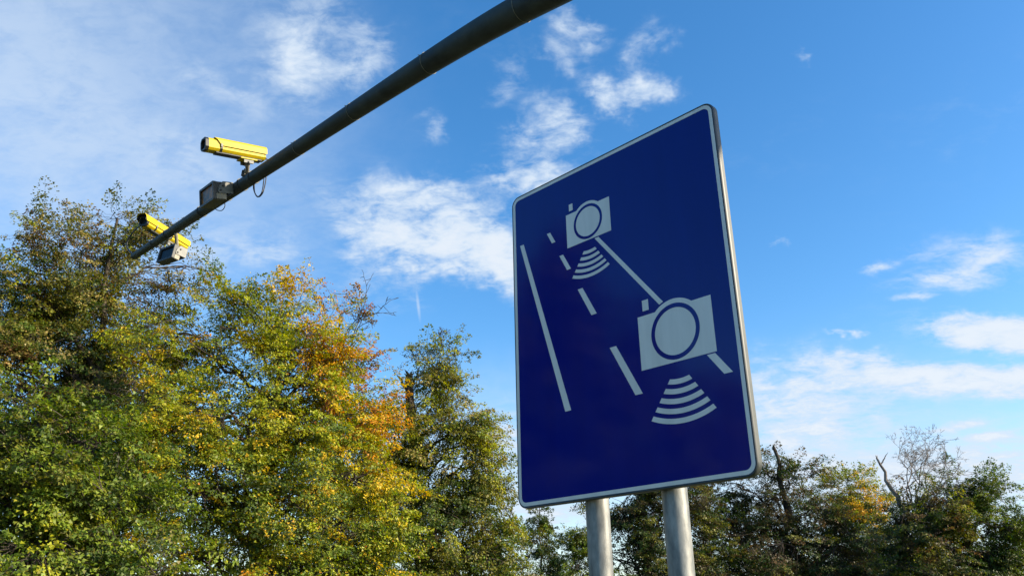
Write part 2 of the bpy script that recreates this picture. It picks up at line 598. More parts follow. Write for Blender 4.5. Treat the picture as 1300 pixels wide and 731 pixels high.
# distance back from the tip, height over the camera, diameter
ARM = [(0.0, 4.300, .086), (.5, 4.274, .094), (1.1, 4.242, .104), (1.65, 4.212, .112), (2.5, 4.164, .121), (3.44, 4.113, .131), (4.3, 4.062, .142), (4.95, 4.024, .153),
       (5.5, 3.990, .164), (5.97, 3.957, .175), (6.46, 3.914, .188), (6.8, 3.873, .197), (7.13, 3.822, .203), (7.6, 3.74, .208), (8.1, 3.635, .212), (8.7, 3.485, .216), (9.3, 3.315, .220),
       (9.9, 3.12, .224), (10.5, 2.89, .228), (11.0, 2.65, .232), (11.5, 2.32, .236), (11.95, 1.88, .241), (12.3, 1.32, .246), (12.52, .65, .251), (12.62, -.1, .256), (12.64, -1.0, .262), (12.64, -1.62, .266)]


def arm_at(al):
    for (a, h, d), (a2, h2, d2) in zip(ARM, ARM[1:]):
        if a <= al <= a2:
            t = (al - a) / (a2 - a)
            return arm_pt(al, h + (h2 - h) * t), d + (d2 - d) * t
    return arm_pt(al, ARM[0][1]), ARM[0][2]


base_pt = arm_pt(12.64, -CAM[2])
mast = empty('mast_arm', base_pt, None, 'dark tapered steel mast arm reaching out high over the road', 'mast arm')


def to_local(p, o=base_pt):
    return Vector(np.asarray(p) - o)


bm = bmesh.new()
# smooth curve through the samples
pa, ra = [], []
for i in range(len(ARM) - 1):
    p0, p1, p2, p3 = (np.array(ARM[min(max(k, 0), len(ARM) - 1)]) for k in (i - 1, i, i + 1, i + 2))
    for t in (0, .25, .5, .75):
        q = .5 * ((2 * p1) + (-p0 + p2) * t + (2 * p0 - 5 * p1 + 4 * p2 - p3) * t * t + (-p0 + 3 * p1 - 3 * p2 + p3) * t ** 3)
        pa.append(to_local(arm_pt(q[0], q[1])))
        ra.append(q[2] / 2)
pa.append(to_local(arm_pt(ARM[-1][0], ARM[-1][1])))
ra.append(ARM[-1][2] / 2)
tube(bm, pa, ra, 32)
a_ = obj('arm', bm, M['arm'], mast)
shade_auto(a_, 40)
tdir = Vector(D)
bm = bmesh.new()
tube(bm, [to_local(TIP) - tdir * .01, to_local(TIP) + tdir * .012, to_local(TIP) + tdir * .022], [.0455, .0455, .034], 28)
o = obj('end_cap', bm, M['black'], mast)
shade_auto(o, 40)
bm = bmesh.new()
box(bm, (-.26, -.26, 0.0), (.26, .26, .035))
obj('base_plate', bm, M['galv'], mast, bevel=.004)
for sx in (-.2, .2):
    for sy in (-.2, .2):
        bm = bmesh.new()
        tube(bm, [(sx, sy, .036), (sx, sy, .066)], .022, 6)
        tube(bm, [(sx, sy, .066), (sx, sy, .10)], .012, 8)
        obj('anchor_bolt', bm, M['steel'], mast)


def ring_wire(al, slant, a0, a1, rad=.0028, name='tie_wire', mat='wire', knot=True):
    """wire bound round the arm; angles about the arm axis, 0 = towards oncoming traffic, 90 = up"""
    c, d = arm_at(al)
    bm = bmesh.new()
    pts = []
    for k in range(41):
        t = a0 + (a1 - a0) * k / 40
        off = slant * math.sin(R(t))
        cc, dd = arm_at(al + off)
        r_ = dd / 2 + rad * .7
        pts.append(to_local(cc + E * (r_ * math.cos(R(t))) + np.array([0, 0, 1.0]) * (r_ * math.sin(R(t)))))
    tube(bm, pts, rad, 6)
    if knot:
        k = pts[6]
        tube(bm, [k, k + Vector(E) * .012 + Vector((0, 0, -.01)), k + Vector(E) * .016 + Vector(D) * .018], rad * 1.4, 6)
    return obj(name, bm, M[mat], mast)


for al in (4.02, 4.93, 5.96, 6.98):
    ring_wire(al, .01, 75, -285, .0020)
for al in (.62, 1.02):
    ring_wire(al, .0, 0, 360, .0045, 'strap', 'lip', False)
for al in (1.95, 2.55, 2.90, 3.14):
    ring_wire(al, .0, 0, 360, .005, 'strap', 'lip', False)


# ------------------------------------------------------------------ speed cameras and flash boxes on the arm
def frame_rot(az, pitch, roll):
    """local x = right-hand side of the facing, y = facing direction, z = up"""
    y, p, r = R(az), R(pitch), R(roll)
    f = Vector((math.sin(y) * math.cos(p), math.cos(y) * math.cos(p), math.sin(p)))
    rt = Vector((math.cos(y), -math.sin(y), 0))
    u = rt.cross(f)
    r2 = rt * math.cos(r) + u * math.sin(r)
    u2 = -rt * math.sin(r) + u * math.cos(r)
    return Matrix((r2, f, u2)).transposed()


def octo(w, h, c):
    return [(-w + c, -h), (w - c, -h), (w, -h + c), (w, h - c), (w - c, h), (-w + c, h), (-w, h - c), (-w, -h + c)]


def speed_camera(centre, rot, length, label, anchor, hood):
    """yellow weatherproof camera housing with a sunshield; anchor = point on the arm it is clamped to"""
    t = empty('speed_camera', centre, rot @ Matrix.Diagonal((1.13, 1.0, 1.13)), label, 'camera', 'yellow cameras on the arm')
    rot = rot @ Matrix.Diagonal((1.13, 1.0, 1.13))
    h = length / 2
    inv = rot.inverted()

    def loc(p):
        return inv @ (Vector(p) - Vector(centre))
    bm = bmesh.new()                                   # lower housing
    prism(bm, octo(.058, .054, .019), 'y', -h + .015, h - .02)
    b = obj('housing', bm, M['yellow'], t, bevel=.0015)
    bm = bmesh.new()                                   # bottom tray
    box(bm, (-.036, -h + .03, -.066), (.036, h - .10, -.0545))
    obj('bottom_rail', bm, M['greybox'], t, bevel=.003)
    # sunshield: open-bottomed cover with a slanting front edge
    prof = [(-.069, -.006), (-.069, .044), (-.049, .066), (.049, .066), (.069, .044), (.069, -.006)]
    inn = [(-.066, -.006), (-.066, .0427), (-.0478, .063), (.0478, .063), (.066, .0427), (.066, -.006)]
    bm = bmesh.new()
    fr_ = h - .145
    def yf(z): return fr_ + (z + .006) * .9 if not hood else h + .03 + (z + .006) * .6
    cols = []
    for pts in (prof, inn):
        cols.append(([bm.verts.new((x, -h - .012, z)) for x, z in pts], [bm.verts.new((x, min(yf(z), h + .08), z)) for x, z in pts]))
    for (A, B), fl in ((cols[0], 1), (cols[1], -1)):
        for i in range(5):
            bm.faces.new((A[i], A[i + 1], B[i + 1], B[i])[::fl])
    for idx in (0, 1):
        for i in range(5):
            bm.faces.new((cols[0][idx][i], cols[0][idx][i + 1], cols[1][idx][i + 1], cols[1][idx][i]))
    for i in (0, 5):
        bm.faces.new((cols[0][0][i], cols[0][1][i], cols[1][1][i], cols[1][0][i]))
    s = obj('sunshield', bm, M['yellow'], t)
    bm = bmesh.new()                                   # rear plate and gland
    prism(bm, octo(.056, .052, .022), 'y', -h - .004, -h + .0145)
    obj('rear_plate', bm, M['yellow'], t, bevel=.002)
    bm = bmesh.new()
    tube(bm, [(0, -h - .03, -.02), (0, -h - .0045, -.02)], .014, 10)
    obj('cable_gland', bm, M['black'], t)
    # clamp band between nose and body
    bm = bmesh.new()
    pts, ptsi = octo(.0625, .0585, .0255), octo(.0572, .0532, .0236)
    y0_ = h - .155
    ringv = [[bm.verts.new((x, yy, z)) for x, z in P_] for P_, yy in ((pts, y0_), (pts, y0_ + .022), (ptsi, y0_ + .022), (ptsi, y0_))]
    for a in range(4):
        A, B = ringv[a], ringv[(a + 1) % 4]
        for i in range(8):
            bm.faces.new((A[i], A[(i + 1) % 8], B[(i + 1) % 8], B[i]))
    band = obj('clamp_band', bm, M['black'], t)
    bm = bmesh.new()
    box(bm, (-.070, y0_ + .002, -.020), (-.0628, y0_ + .020, .012))
    obj('latch', bm, M['steel'], band, bevel=.001)
    # front bezel and window
    bm = bmesh.new()
    op, ip = octo(.060, .056, .025), octo(.045, .042, .018)
    ringv = [[bm.verts.new((x, yy, z)) for x, z in P_] for P_, yy in ((op, h - .0195), (op, h + .012), (ip, h + .012), (ip, h - .010))]
    for A, B in zip(ringv, ringv[1:]):
        for i in range(8):
            bm.faces.new((A[i], A[(i + 1) % 8], B[(i + 1) % 8], B[i]))
    bz = obj('front_bezel', bm, M['black'], t)
    bm = bmesh.new()
    prism(bm, octo(.0448, .0418, .018), 'y', h - .014, h - .009)
    obj('window', bm, M['glass'], bz)
    if hood:                                            # black lining that paints the shade inside the overhang
        bm = bmesh.new()
        prism(bm, [(-.0655, .0), (-.0655, .0422), (-.0474, .0625), (.0474, .0625), (.0655, .0422), (.0655, .0), (.0635, .0), (.0635, .0414), (.0462, .0605), (-.0462, .0605), (-.0635, .0414), (-.0635, .0)], 'y', h + .0125, h + .052)
        obj('painted_hood_shade', bm, M['black'], t)
    # bracket: saddle under the housing, tilting head, neck and foot on the arm
    bm = bmesh.new()
    yb = -h + .17 if not hood else -.03
    box(bm, (-.050, yb - .085, -.078), (.050, yb + .085, -.0665))
    obj('saddle_plate', bm, M['yellow'] if not hood else M['cream'], t, bevel=.002)
    for sx in (-1, 1):
        bm = bmesh.new()
        box(bm, (sx * .038 - .004, yb - .05, -.110), (sx * .038 + .004, yb + .05, -.0785))
        obj('tilt_ear', bm, M['steel'], t, bevel=.001)
    bm = bmesh.new()
    tube(bm, [(-.055, yb, -.100), (.055, yb, -.100)], .008, 8)
    obj('tilt_bolt', bm, M['steel'], t)
    bm = bmesh.new()
    pa_ = Vector((0, yb, -.100))
    anc = loc(anchor)
    mid = pa_.lerp(anc, .45) + Vector((0, -.01, 0))
    tube(bm, [pa_, mid, anc], [.022, .020, .024], 14)
    nk = obj('bracket_neck', bm, M['cream'], t)
    shade_auto(nk, 40)
    bm = bmesh.new()
    q = (anc - mid).normalized()
    tube(bm, [anc - q * .022, anc + q * .004], [.052, .052], 6)
    obj('bracket_foot', bm, M['greybox'], t, bevel=.002)
    sx = q.orthogonal().normalized()
    for k in range(3):
        v = Matrix.Rotation(R(120 * k + 20), 3, q) @ sx
        bm = bmesh.new()
        tube(bm, [anc - q * .04 + v * .038, anc - q * .0225 + v * .038], .006, 6)
        obj('foot_bolt', bm, M['steel'], t)
    return t, loc


def cable(parent, loc, pts, rad=.006, name='cable'):
    P_ = [np.array(p, float) for p in pts]
    out = []
    for i in range(len(P_) - 1):
        p0, p1, p2, p3 = (P_[min(max(k, 0), len(P_) - 1)] for k in (i - 1, i, i + 1, i + 2))
        for t in np.linspace(0, 1, 7)[:-1]:
            out.append(loc(.5 * ((2 * p1) + (-p0 + p2) * t + (2 * p0 - 5 * p1 + 4 * p2 - p3) * t * t + (-p0 + 3 * p1 - 3 * p2 + p3) * t ** 3)))
    out.append(loc(P_[-1]))
    bm = bmesh.new()
    tube(bm, out, rad, 8)
    o = obj(name, bm, M['black'], parent)
    shade_auto(o, 60)
    return o


UP = np.array([0, 0, 1.0])
NP = TIP @ E


def on_arm_plane(px, py, off=0.0):
    """point seen at a pixel, in the vertical plane of the arm shifted by off towards the traffic"""
    r = ray(px, py)
    return CAM + r * ((NP - CAM @ E + off) / (r @ E))


c1 = on_arm_plane(297.5, 191.0, .24)
a1, d1 = arm_at(3.02)
cam1, loc1 = speed_camera(c1, frame_rot(-131, -8.8, 5), .60, 'yellow camera housing raised above the arm, the one nearer the sign', a1 + UP * (d1 / 2 - .004) + E * .03, False)
cq, cd = arm_at(3.25)
for k in (0, 1):
    A0 = cq - UP * .03 - D * (.10 * 0)
    s0, s1 = on_arm_plane(323 - k * 1, 236, -.02), on_arm_plane(337.5 - 2.5 * k, 228, -.02)
    cable(cam1, loc1, [s0 + UP * .06, s0 - UP * .02, on_arm_plane(324, 246, 0), on_arm_plane(328.5 - k, 250, .0), on_arm_plane(334 - k * 1.5, 244, 0), s1 - UP * .02, s1 + UP * .06], .0055)
rear1 = np.array(cam1.matrix_basis @ Vector((0, -.33, -.02)))
cable(cam1, loc1, [rear1, rear1 - E * .06 - UP * .03, cq - E * .10 + UP * .03, cq - E * .03], .006)

c2 = on_arm_plane(209.5, 297.2, -.18)
a2, d2 = arm_at(.95)
cam2, loc2 = speed_camera(c2, frame_rot(-158.6, 3.6, 6), .70, 'yellow camera housing behind the tip of the arm, partly hidden by it', a2 - E * (d2 / 2 - .008) + UP * .02, True)
t2 = TIP + D * .01
p_h = on_arm_plane(175, 295, -.05)
cable(cam2, loc2, [on_arm_plane(187, 283, .02), on_arm_plane(176, 288, .02), on_arm_plane(165, 300, .02), on_arm_plane(161, 310, .02), on_arm_plane(163, 317, .02), on_arm_plane(169, 322.5, .0), on_arm_plane(174, 321, 0)], .009)


def flash_box(centre, rot, w, dp, h, label, anchor, painted_reflection):
    """infrared flash unit: deep casing with a framed glass front, carried by a U bracket"""
    t = empty('infrared_flash_box', centre, rot, label, 'flash unit', 'dark boxes on the arm')
    inv = rot.inverted()

    def loc(p):
        return inv @ (Vector(p) - Vector(centre))
    w2, d2_, h2 = w / 2, dp / 2, h / 2
    bm = bmesh.new()
    box(bm, (-w2, -d2_, -h2), (w2, d2_ - .03, h2))
    obj('casing', bm, M['greybox'], t, bevel=.005)
    bm = bmesh.new()                                    # front frame
    o_, i_ = rrect(-w2 - .004, -h2 - .004, w2 + .004, h2 + .004, .012, 4), rrect(-w2 + .018, -h2 + .018, w2 - .018, h2 - .018, .006, 4)
    ringv = [[bm.verts.new((x, yy, z)) for x, z in P_] for P_, yy in ((o_, d2_ - .0305), (o_, d2_), (i_, d2_), (i_, d2_ - .018))]
    nn = len(o_)
    for A, B in zip(ringv, ringv[1:]):
        for i in range(nn):
            bm.faces.new((A[i], A[(i + 1) % nn], B[(i + 1) % nn], B[i]))
    f_ = obj('front_frame', bm, M['greybox'], t)
    bm = bmesh.new()
    box(bm, (-w2 + .017, d2_ - .024, -h2 + .017), (w2 - .017, d2_ - .017, h2 - .017))
    obj('glass', bm, M['painted_reflection'] if painted_reflection else M['glass'], f_)
    for sx in (-1, 1):                                  # U bracket arms at the ends
        bm = bmesh.new()
        x0_, x1_ = sorted((sx * (w2 + .0055), sx * (w2 + .0105)))
        prism(bm, [(-d2_ - .06, -.022), (.012, -.028), (.02, 0), (.012, .040), (-d2_ * .4, h2 + .004), (-d2_ - .06, h2 + .004)], 'x', x0_, x1_)
        br = obj('bracket_arm', bm, M['steel'], t)
        for yy, zz in ((-.004, .0), (-.030, .05)):
            bm = bmesh.new()
            xa, xb = sorted((sx * (w2 + .0106), sx * (w2 + .020)))
            tube(bm, [(xa, yy, zz), (xb, yy, zz)], .011, 6)
            obj('bolt', bm, M['black'], br)
        bm = bmesh.new()                                # end plate
        x0_, x1_ = sorted((sx * (w2 + .0005), sx * (w2 + .0035)))
        box(bm, (x0_, -d2_ + .004, -h2 + .006), (x1_, d2_ - .034, -.03))
        obj('end_plate', bm, M['cream'], t)
    bm = bmesh.new()
    box(bm, (-w2 - .0105, -d2_ - .066, -.022), (w2 + .0105, -d2_ - .0605, h2 + .004))
    obj('bracket_back', bm, M['steel'], t)
    bm = bmesh.new()
    tube(bm, [(0, -d2_ - .066, .02), loc(anchor)], .02, 12)
    obj('bracket_stem', bm, M['cream'], t)
    return t, loc


b1 = on_arm_plane(270.3, 248.0, .16)
ab, db = arm_at(2.3)
fb1, lb1 = flash_box(b1, frame_rot(-128, -11, 8), .40, .14, .185, 'dark flash box with a painted brown reflection in its glass, strapped across the middle of the arm', ab, True)
cable(fb1, lb1, [on_arm_plane(285, 257, .0), on_arm_plane(285.5, 262, .0), on_arm_plane(282, 267, 0), on_arm_plane(277, 267.2, 0), on_arm_plane(273, 265, 0), on_arm_plane(271, 262, .0)], .0045)
b2 = on_arm_plane(215, 323.6, -.02)
ab2, db2 = arm_at(1.25)
fb2, lb2 = flash_box(b2, frame_rot(-147, 7.5, 1), .285, .10, .175, 'dark flash box with pale end hanging below the arm near its tip', ab2 - UP * .02, False)

# ------------------------------------------------------------------ trees
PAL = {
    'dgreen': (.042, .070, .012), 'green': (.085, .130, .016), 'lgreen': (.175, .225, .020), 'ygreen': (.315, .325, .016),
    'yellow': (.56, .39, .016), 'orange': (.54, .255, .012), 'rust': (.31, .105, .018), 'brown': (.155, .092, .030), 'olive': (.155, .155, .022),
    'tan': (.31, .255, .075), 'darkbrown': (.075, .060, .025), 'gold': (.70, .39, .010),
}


class Tubes:
    def __init__(self):
        self.v, self.f, self.n = [], [], 0

    def add(self, P, Rr, sides):
        """P (n,k,3) polylines, Rr (n,k) radii"""
        P = np.asarray(P, float)
        Rr = np.asarray(Rr, float)
        n, k, _ = P.shape
        T = np.empty_like(P)
        T[:, 1:-1] = P[:, 2:] - P[:, :-2]
        T[:, 0] = P[:, 1] - P[:, 0]
        T[:, -1] = P[:, -1] - P[:, -2]
        T /= np.linalg.norm(T, axis=2, keepdims=True) + 1e-9
        ref = np.where(np.abs(T[:, :1, 2:3]) > .8, np.array([1., 0, 0]), np.array([0, 0, 1.]))
        ref = np.broadcast_to(ref, T.shape)
        A = np.cross(T, ref)
        A /= np.linalg.norm(A, axis=2, keepdims=True) + 1e-9
        B = np.cross(T, A)
        ang = np.arange(sides) * 2 * np.pi / sides
        V_ = P[:, :, None, :] + Rr[:, :, None, None] * (A[:, :, None, :] * np.cos(ang)[None, None, :, None] + B[:, :, None, :] * np.sin(ang)[None, None, :, None])
        idx = np.arange(n * k * sides).reshape(n, k, sides) + self.n
        a, b = idx[:, :-1, :], idx[:, 1:, :]
        F_ = np.stack([a, np.roll(a, -1, 2), np.roll(b, -1, 2), b], -1).reshape(-1, 4)
        self.v.append(V_.reshape(-1, 3))
        self.f.append(F_)
        self.n += n * k * sides

    def mesh(self, name):
        return quad_mesh(name, np.concatenate(self.v), np.concatenate(self.f), True)


def quad_mesh(name, v, f, smooth=False, colour=None):
    me = bpy.data.meshes.new(name)
    me.vertices.add(len(v))
    me.vertices.foreach_set('co', np.ascontiguousarray(v, np.float32).ravel())
    me.loops.add(f.size)
    me.loops.foreach_set('vertex_index', np.ascontiguousarray(f, np.int32).ravel())
    me.polygons.add(len(f))
    k = f.shape[1]
    me.polygons.foreach_set('loop_start', np.arange(0, f.size, k, dtype=np.int32))
    me.polygons.foreach_set('loop_total', np.full(len(f), k, np.int32))
    if smooth:
        me.polygons.foreach_set('use_smooth', np.ones(len(f), bool))
    if colour is not None:
        at_ = me.attributes.new('leaf_colour', 'FLOAT_COLOR', 'FACE')
        at_.data.foreach_set('color', np.ascontiguousarray(np.c_[colour, np.ones(len(colour))], np.float32).ravel())
    me.update(calc_edges=True)
    return me


def unit(a):
    return a / (np.linalg.norm(a, axis=-1, keepdims=True) + 1e-9)


def bend(p0, p1, k, sag, wob):
    """curved branch from p0 to p1 (arrays n,3) with k points"""
    p0, p1 = np.atleast_2d(p0), np.atleast_2d(p1)
    t = np.linspace(0, 1, k)[None, :, None]
    L_ = np.linalg.norm(p1 - p0, axis=1)[:, None, None]
    P = p0[:, None, :] * (1 - t) + p1[:, None, :] * t
    P = P + np.array([0, 0, 1.0]) * (sag * L_ * np.sin(np.pi * t))
    w_ = rng.normal(size=(len(p0), k, 3)) * wob * L_
    w_[:, 0] = 0
    w_[:, -1] = 0
    return P + w_


def lump(p, s, seed):
    """cheap smooth noise in space, about -1..1"""
    a = np.random.default_rng(seed).normal(size=(5, 3)) * s
    ph = np.arange(5) * 1.7 + seed
    return np.sin(p @ a.T + ph).sum(-1) / 3.0


LEAFCOUNT = 0


def tree(name, label, dist, base_px, lobes, leaf=.105, per=46, trunk_r=.20, top=None, dens=1.0, droop=.25, spray=.85, group='trees across the road', stubs=(), bare=(), lean=None, seed=0, flatness=.55, dead_mat='bark'):
    """lobes: (px, py, rx px, ry px, depth m behind dist, palette, density). stubs: dead stems, bare: leafless fans"""
    global LEAFCOUNT, rng
    rng = np.random.default_rng(1000 + seed)
    per, leaf0, leaf = int(per * 1.95), leaf, leaf * .80
    base = at(base_px, 700, dist)
    base[2] = 0.0
    root = empty(name, base, None, label, 'tree', group)
    tb, dead = Tubes(), Tubes()
    crest = min(l_[1] - l_[3] for l_ in lobes)
    cs, rs = [], []
    for (px, py, rx, ry, dz, pal, de) in lobes:
        c = at(px, py, dist + dz)
        k = np.linalg.norm(c - CAM) / F_PX
        cs.append(c)
        rs.append(np.array([rx * k, max(.75 * rx, .55 * ry) * k, ry * k]))
    cs, rs = np.array(cs), np.array(rs)
    ztop = top if top else cs[:, 2].max()
    tp = np.array([np.average(cs[:, 0], weights=cs[:, 2]), np.average(cs[:, 1], weights=cs[:, 2]), ztop])
    if lean is not None:
        tp = at(lean[0], lean[1], dist)
    K = 14
    tr = bend(base - [0, 0, .3], tp, K, 0, .012)[0]
    tr[:, :2] += np.sin(np.linspace(0, 3, K))[:, None] * rng.normal(size=2) * .12
    rad = trunk_r * (1 - np.linspace(0, 1, K) * .86) * (1 + .5 * np.exp(-np.linspace(0, 1, K) * 18))
    tt = Tubes()
    tt.add(tr[None], rad[None], 10)
    S, Dr, Ls, Cl = [], [], [], []
    for li, ((px, py, rx, ry, dz, pal, de), c, r) in enumerate(zip(lobes, cs, rs)):
        # limb from the trunk, leaving it well below the lobe
        zt = np.clip(c[2] - .55 * np.linalg.norm((c - tp)[:2]) - .6 * r[2], base[2] + 1.0, tp[2] * .97)
        i = int(np.clip(np.searchsorted(tr[:, 2], zt), 1, K - 1))
        s0 = tr[i]
        limb = bend(s0, c + [0, 0, r[2] * .35], 9, .10, .025)[0]
        lr = min(rad[i] * .62, .03 + .028 * r.max())
        tb.add(limb[None], (lr * np.linspace(1, .38, 9))[None], 7)
        ns = int(8 + 5 * r.max())
        dirs = unit(rng.normal(size=(ns, 3)) * [1, 1, .8] + [0, 0, .25])
        ends = c + dirs * r * rng.uniform(.55, .92, (ns, 1))
        st = limb[rng.integers(2, 9, ns)]
        sub = bend(st, ends, 7, .06, .035)
        tb.add(sub, lr * .42 * np.linspace(1, .28, 7)[None] * rng.uniform(.6, 1.1, (ns, 1)), 5)
        nodes = np.concatenate([sub[:, 2:].reshape(-1, 3), limb[4:]])
        # sprays of leaves through the lobe, thicker in the outer shell, with gaps
        n = int(de * dens * 76 * r[0] * r[2] * (.105 / leaf0) ** 1.2 * (.85 / spray)) + 6
        m = int(n * 2.5)
        u = unit(rng.normal(size=(m, 3)))
        rough = 1 + .24 * lump(u, 2.3, seed * 7 + li) + .12 * lump(u, 5.5, seed * 5 + li + 3)
        q = c + u * r * (rng.uniform(.10, 1.0, (m, 1)) ** .55) * rough[:, None]
        keep = lump(q, 1.3, seed + 40) * .55 + lump(q, 2.9, seed + 80) * .5 + rng.normal(size=m) * .22
        q = q[np.argsort(-keep)[:n]]
        q = q[q[:, 2] > 1.0]
        d2_ = ((q[:, None, :] - nodes[None]) ** 2).sum(-1)
        nb = nodes[np.argmin(d2_, 1)]
        dv = q - nb
        tw = bend(nb, q, 4, .03, .03)
        tb.add(tw, np.linspace(.011, .004, 4)[None] * (leaf0 / .105) * np.ones((len(q), 1)), 3)
        out = unit(q - c) * .65 + unit(dv) * .55 + rng.normal(size=q.shape) * .32
        out[:, 2] = out[:, 2] * (1 - flatness) - droop * rng.uniform(.2, 1.2, len(q))
        if py - ry < crest + 45:                                # upright shoots along the crest
            hgt = np.clip((q[:, 2] - c[2]) / r[2], 0, 1)
            out[:, 2] += (.95 + droop) * hgt
        S.append(q)
        Dr.append(unit(out))
        Ls.append(spray * rng.uniform(.6, 1.25, len(q)))
        # colour of each spray, ordered along a smooth field so that colours gather
        names = list(pal.keys())
        wt = np.array([pal[k_] for k_ in names], float)
        fld = lump(q, .9, seed + 5) * .5 + lump(q, 2.2, seed + 9) * .4 + rng.normal(size=len(q)) * .45
        rk = (np.argsort(np.argsort(fld)) + .5) / len(fld)
        ci = np.searchsorted(np.cumsum(wt) / wt.sum(), rk)
        Cl.append(np.array([PAL[k_] for k_ in names])[np.clip(ci, 0, len(names) - 1)])
    S, Dr, Ls, Cl = np.concatenate(S), np.concatenate(Dr), np.concatenate(Ls), np.concatenate(Cl)
    n = len(S)
    # twigs of the sprays
    side = unit(np.cross(Dr, [0, 0, 1.0]) + 1e-6)
    roll = rng.normal(size=(n, 1)) * .35
    side = unit(side + np.array([0, 0, 1.0]) * roll)
    nrm = unit(np.cross(side, Dr))
    ax = np.stack([S + Dr * Ls[:, None] * t_ - np.array([0, 0, 1.0]) * (droop * .45 * Ls[:, None] * t_ * t_) for t_ in (0, .5, 1)], 1)
    tb.add(ax, np.array([.0055, .004, .002])[None] * (leaf0 / .105) * np.ones((n, 1)), 3)
    t = rng.uniform(.02, 1.05, (n, per))
    sgn = rng.choice([-1.0, 1.0], (n, per))
    wd = np.sin(np.clip(t, 0, 1) * np.pi * .86 + .32) * rng.uniform(.03, 1, (n, per)) * .40
    base_ = (S[:, None] + Dr[:, None] * (Ls[:, None] * t)[..., None] + side[:, None] * (sgn * wd * Ls[:, None])[..., None]
             - np.array([0, 0, 1.0]) * (droop * .45 * Ls[:, None] * t * t + droop * .5 * wd * Ls[:, None])[..., None]
             + nrm[:, None] * (rng.normal(size=(n, per)) * .055 * Ls[:, None])[..., None])
    axd = unit(Dr[:, None] * .55 + side[:, None] * (sgn * .8)[..., None] + rng.normal(size=(n, per, 3)) * .38 - np.array([0, 0, 1.0]) * .28)
    outw = unit((S - np.array([tp[0], tp[1], tp[2] * .55])) * [1, 1, .6])
    nr = unit(nrm[:, None] * np.sign(nrm[:, None, 2:3] + 1e-6) * .8 + outw[:, None] * .55 + rng.normal(size=(n, per, 3)) * .50)
    bn = unit(np.cross(nr, axd))
    nr = np.cross(axd, bn)
    ll = leaf * rng.uniform(.6, 1.2, (n, per))[..., None]
    w_ = ll * .33
    v0, v2 = base_, base_ + axd * ll - nr * ll * .10
    md = base_ + axd * ll * .47
    v1, v3 = md + bn * w_ + nr * w_ * .25, md - bn * w_ + nr * w_ * .25
    vv = np.stack([v0 + bn * w_ * .35, v2 + bn * w_ * .25, v3 - bn * w_ * .55], 2).reshape(-1, 3)
    ff = np.arange(len(vv)).reshape(-1, 3)
    col = np.repeat(Cl[:, None], per, 1)
    # single leaves that turned early or late
    sw = rng.uniform(size=(n, per)) < .16
    pick = Cl[rng.integers(0, n, (n, per))]
    col = np.where(sw[..., None], pick, col)
    col = col * rng.uniform(.72, 1.25, (n, per, 1)) * np.array([1, 1, 1]) * (1 + rng.normal(size=(n, per, 3)) * np.array([.08, .05, .05]))
    col = np.clip(col.reshape(-1, 3), .005, .8)
    LEAFCOUNT += len(ff)
    tk = link_mesh('trunk', tt.mesh('trunk'), M['bark'])
    brs = link_mesh('branches', tb.mesh('branches'), M['bark'])
    cr = link_mesh('crown', quad_mesh('crown', vv, ff, False, col), M['leaf'])
    for (x0_, y0_, x1_, y1_, r0_, r1_) in stubs:            # broken or dead stems
        P0_, P1_ = at(x0_, y0_, dist), at(x1_, y1_, dist)
        st = bend(P0_, P1_, 8, 0, .02)
        st_r = np.linspace(r0_, r1_, 8)
        dead.add(st, st_r[None], 8)
        tipp = st[0, -1]
        sp = bend(np.repeat(tipp[None] - unit(P1_ - P0_) * .05, 4, 0), tipp + unit(P1_ - P0_) * .12 + rng.normal(size=(4, 3)) * r1_ * .7, 3, 0, .02)
        dead.add(sp, np.array([r1_ * .5, r1_ * .35, .004])[None] * np.ones((4, 1)), 5)
    for (x0_, y0_, cx_, cy_, rx_, ry_, nb_, r_) in bare:      # leafless fans of twigs
        P0_, C_ = at(x0_, y0_, dist), at(cx_, cy_, dist)
        k = np.linalg.norm(C_ - CAM) / F_PX
        reach = np.linalg.norm(C_ - P0_) + ry_ * k
        lev = 7 if nb_ > 60 else 5
        L0 = reach / sum(.80 ** q_ for q_ in range(lev)) * 1.10
        vx = np.array([1.0, 0, 0])
        segs = [(P0_, unit((C_ - P0_) + vx * rx_ * k * o_ + np.array([0, rng.normal() * rx_ * k * .5, 0])), L0 * rng.uniform(.8, 1.15), r_) for o_ in np.linspace(-.85, .95, 5 if nb_ > 60 else 3)]
        for q_ in range(lev):
            nxt = []
            P_a = np.array([a_[0] for a_ in segs])
            P_b = np.array([a_[0] + a_[1] * a_[2] for a_ in segs])
            pl_ = bend(P_a, P_b, 5, .03, .022)
            r_a = np.array([a_[3] for a_ in segs])
            dead.add(pl_, r_a[:, None] * np.linspace(1, .74, 5)[None], 6 if q_ < 2 else 4)
            for (p_, d_, l_, rr_), e_ in zip(segs, P_b):
                kids = 2 if rng.uniform() < .75 else 3
                for _ in range(kids):
                    nd = unit(d_ + rng.normal(size=3) * .42 + unit(C_ - e_) * .16)
                    nxt.append((e_, nd, l_ * .80 * rng.uniform(.7, 1.15), max(rr_ * .64, .008)))
                if q_ >= 1:                                  # short side twig
                    nd = unit(d_ * .5 + rng.normal(size=3) * .6)
                    dead.add(bend(p_ + d_ * l_ * .55, p_ + d_ * l_ * .55 + nd * l_ * .5, 4, 0, .03), np.linspace(.011, .006, 4)[None], 3)
            segs = nxt
            if q_ == lev - 2:
                segs = [a_ for a_ in segs if rng.uniform() < .8]
    parts = [tk, brs, cr]
    if dead.n:
        parts.append(link_mesh('bare_stems', dead.mesh('bare_stems'), M[dead_mat]))
    mi = np.array(base)
    for p in parts:                                        # vertices were made in world space
        p.data.transform(Matrix.Translation(-Vector(mi)))
        p.parent = root
    cr['kind'] = 'stuff'
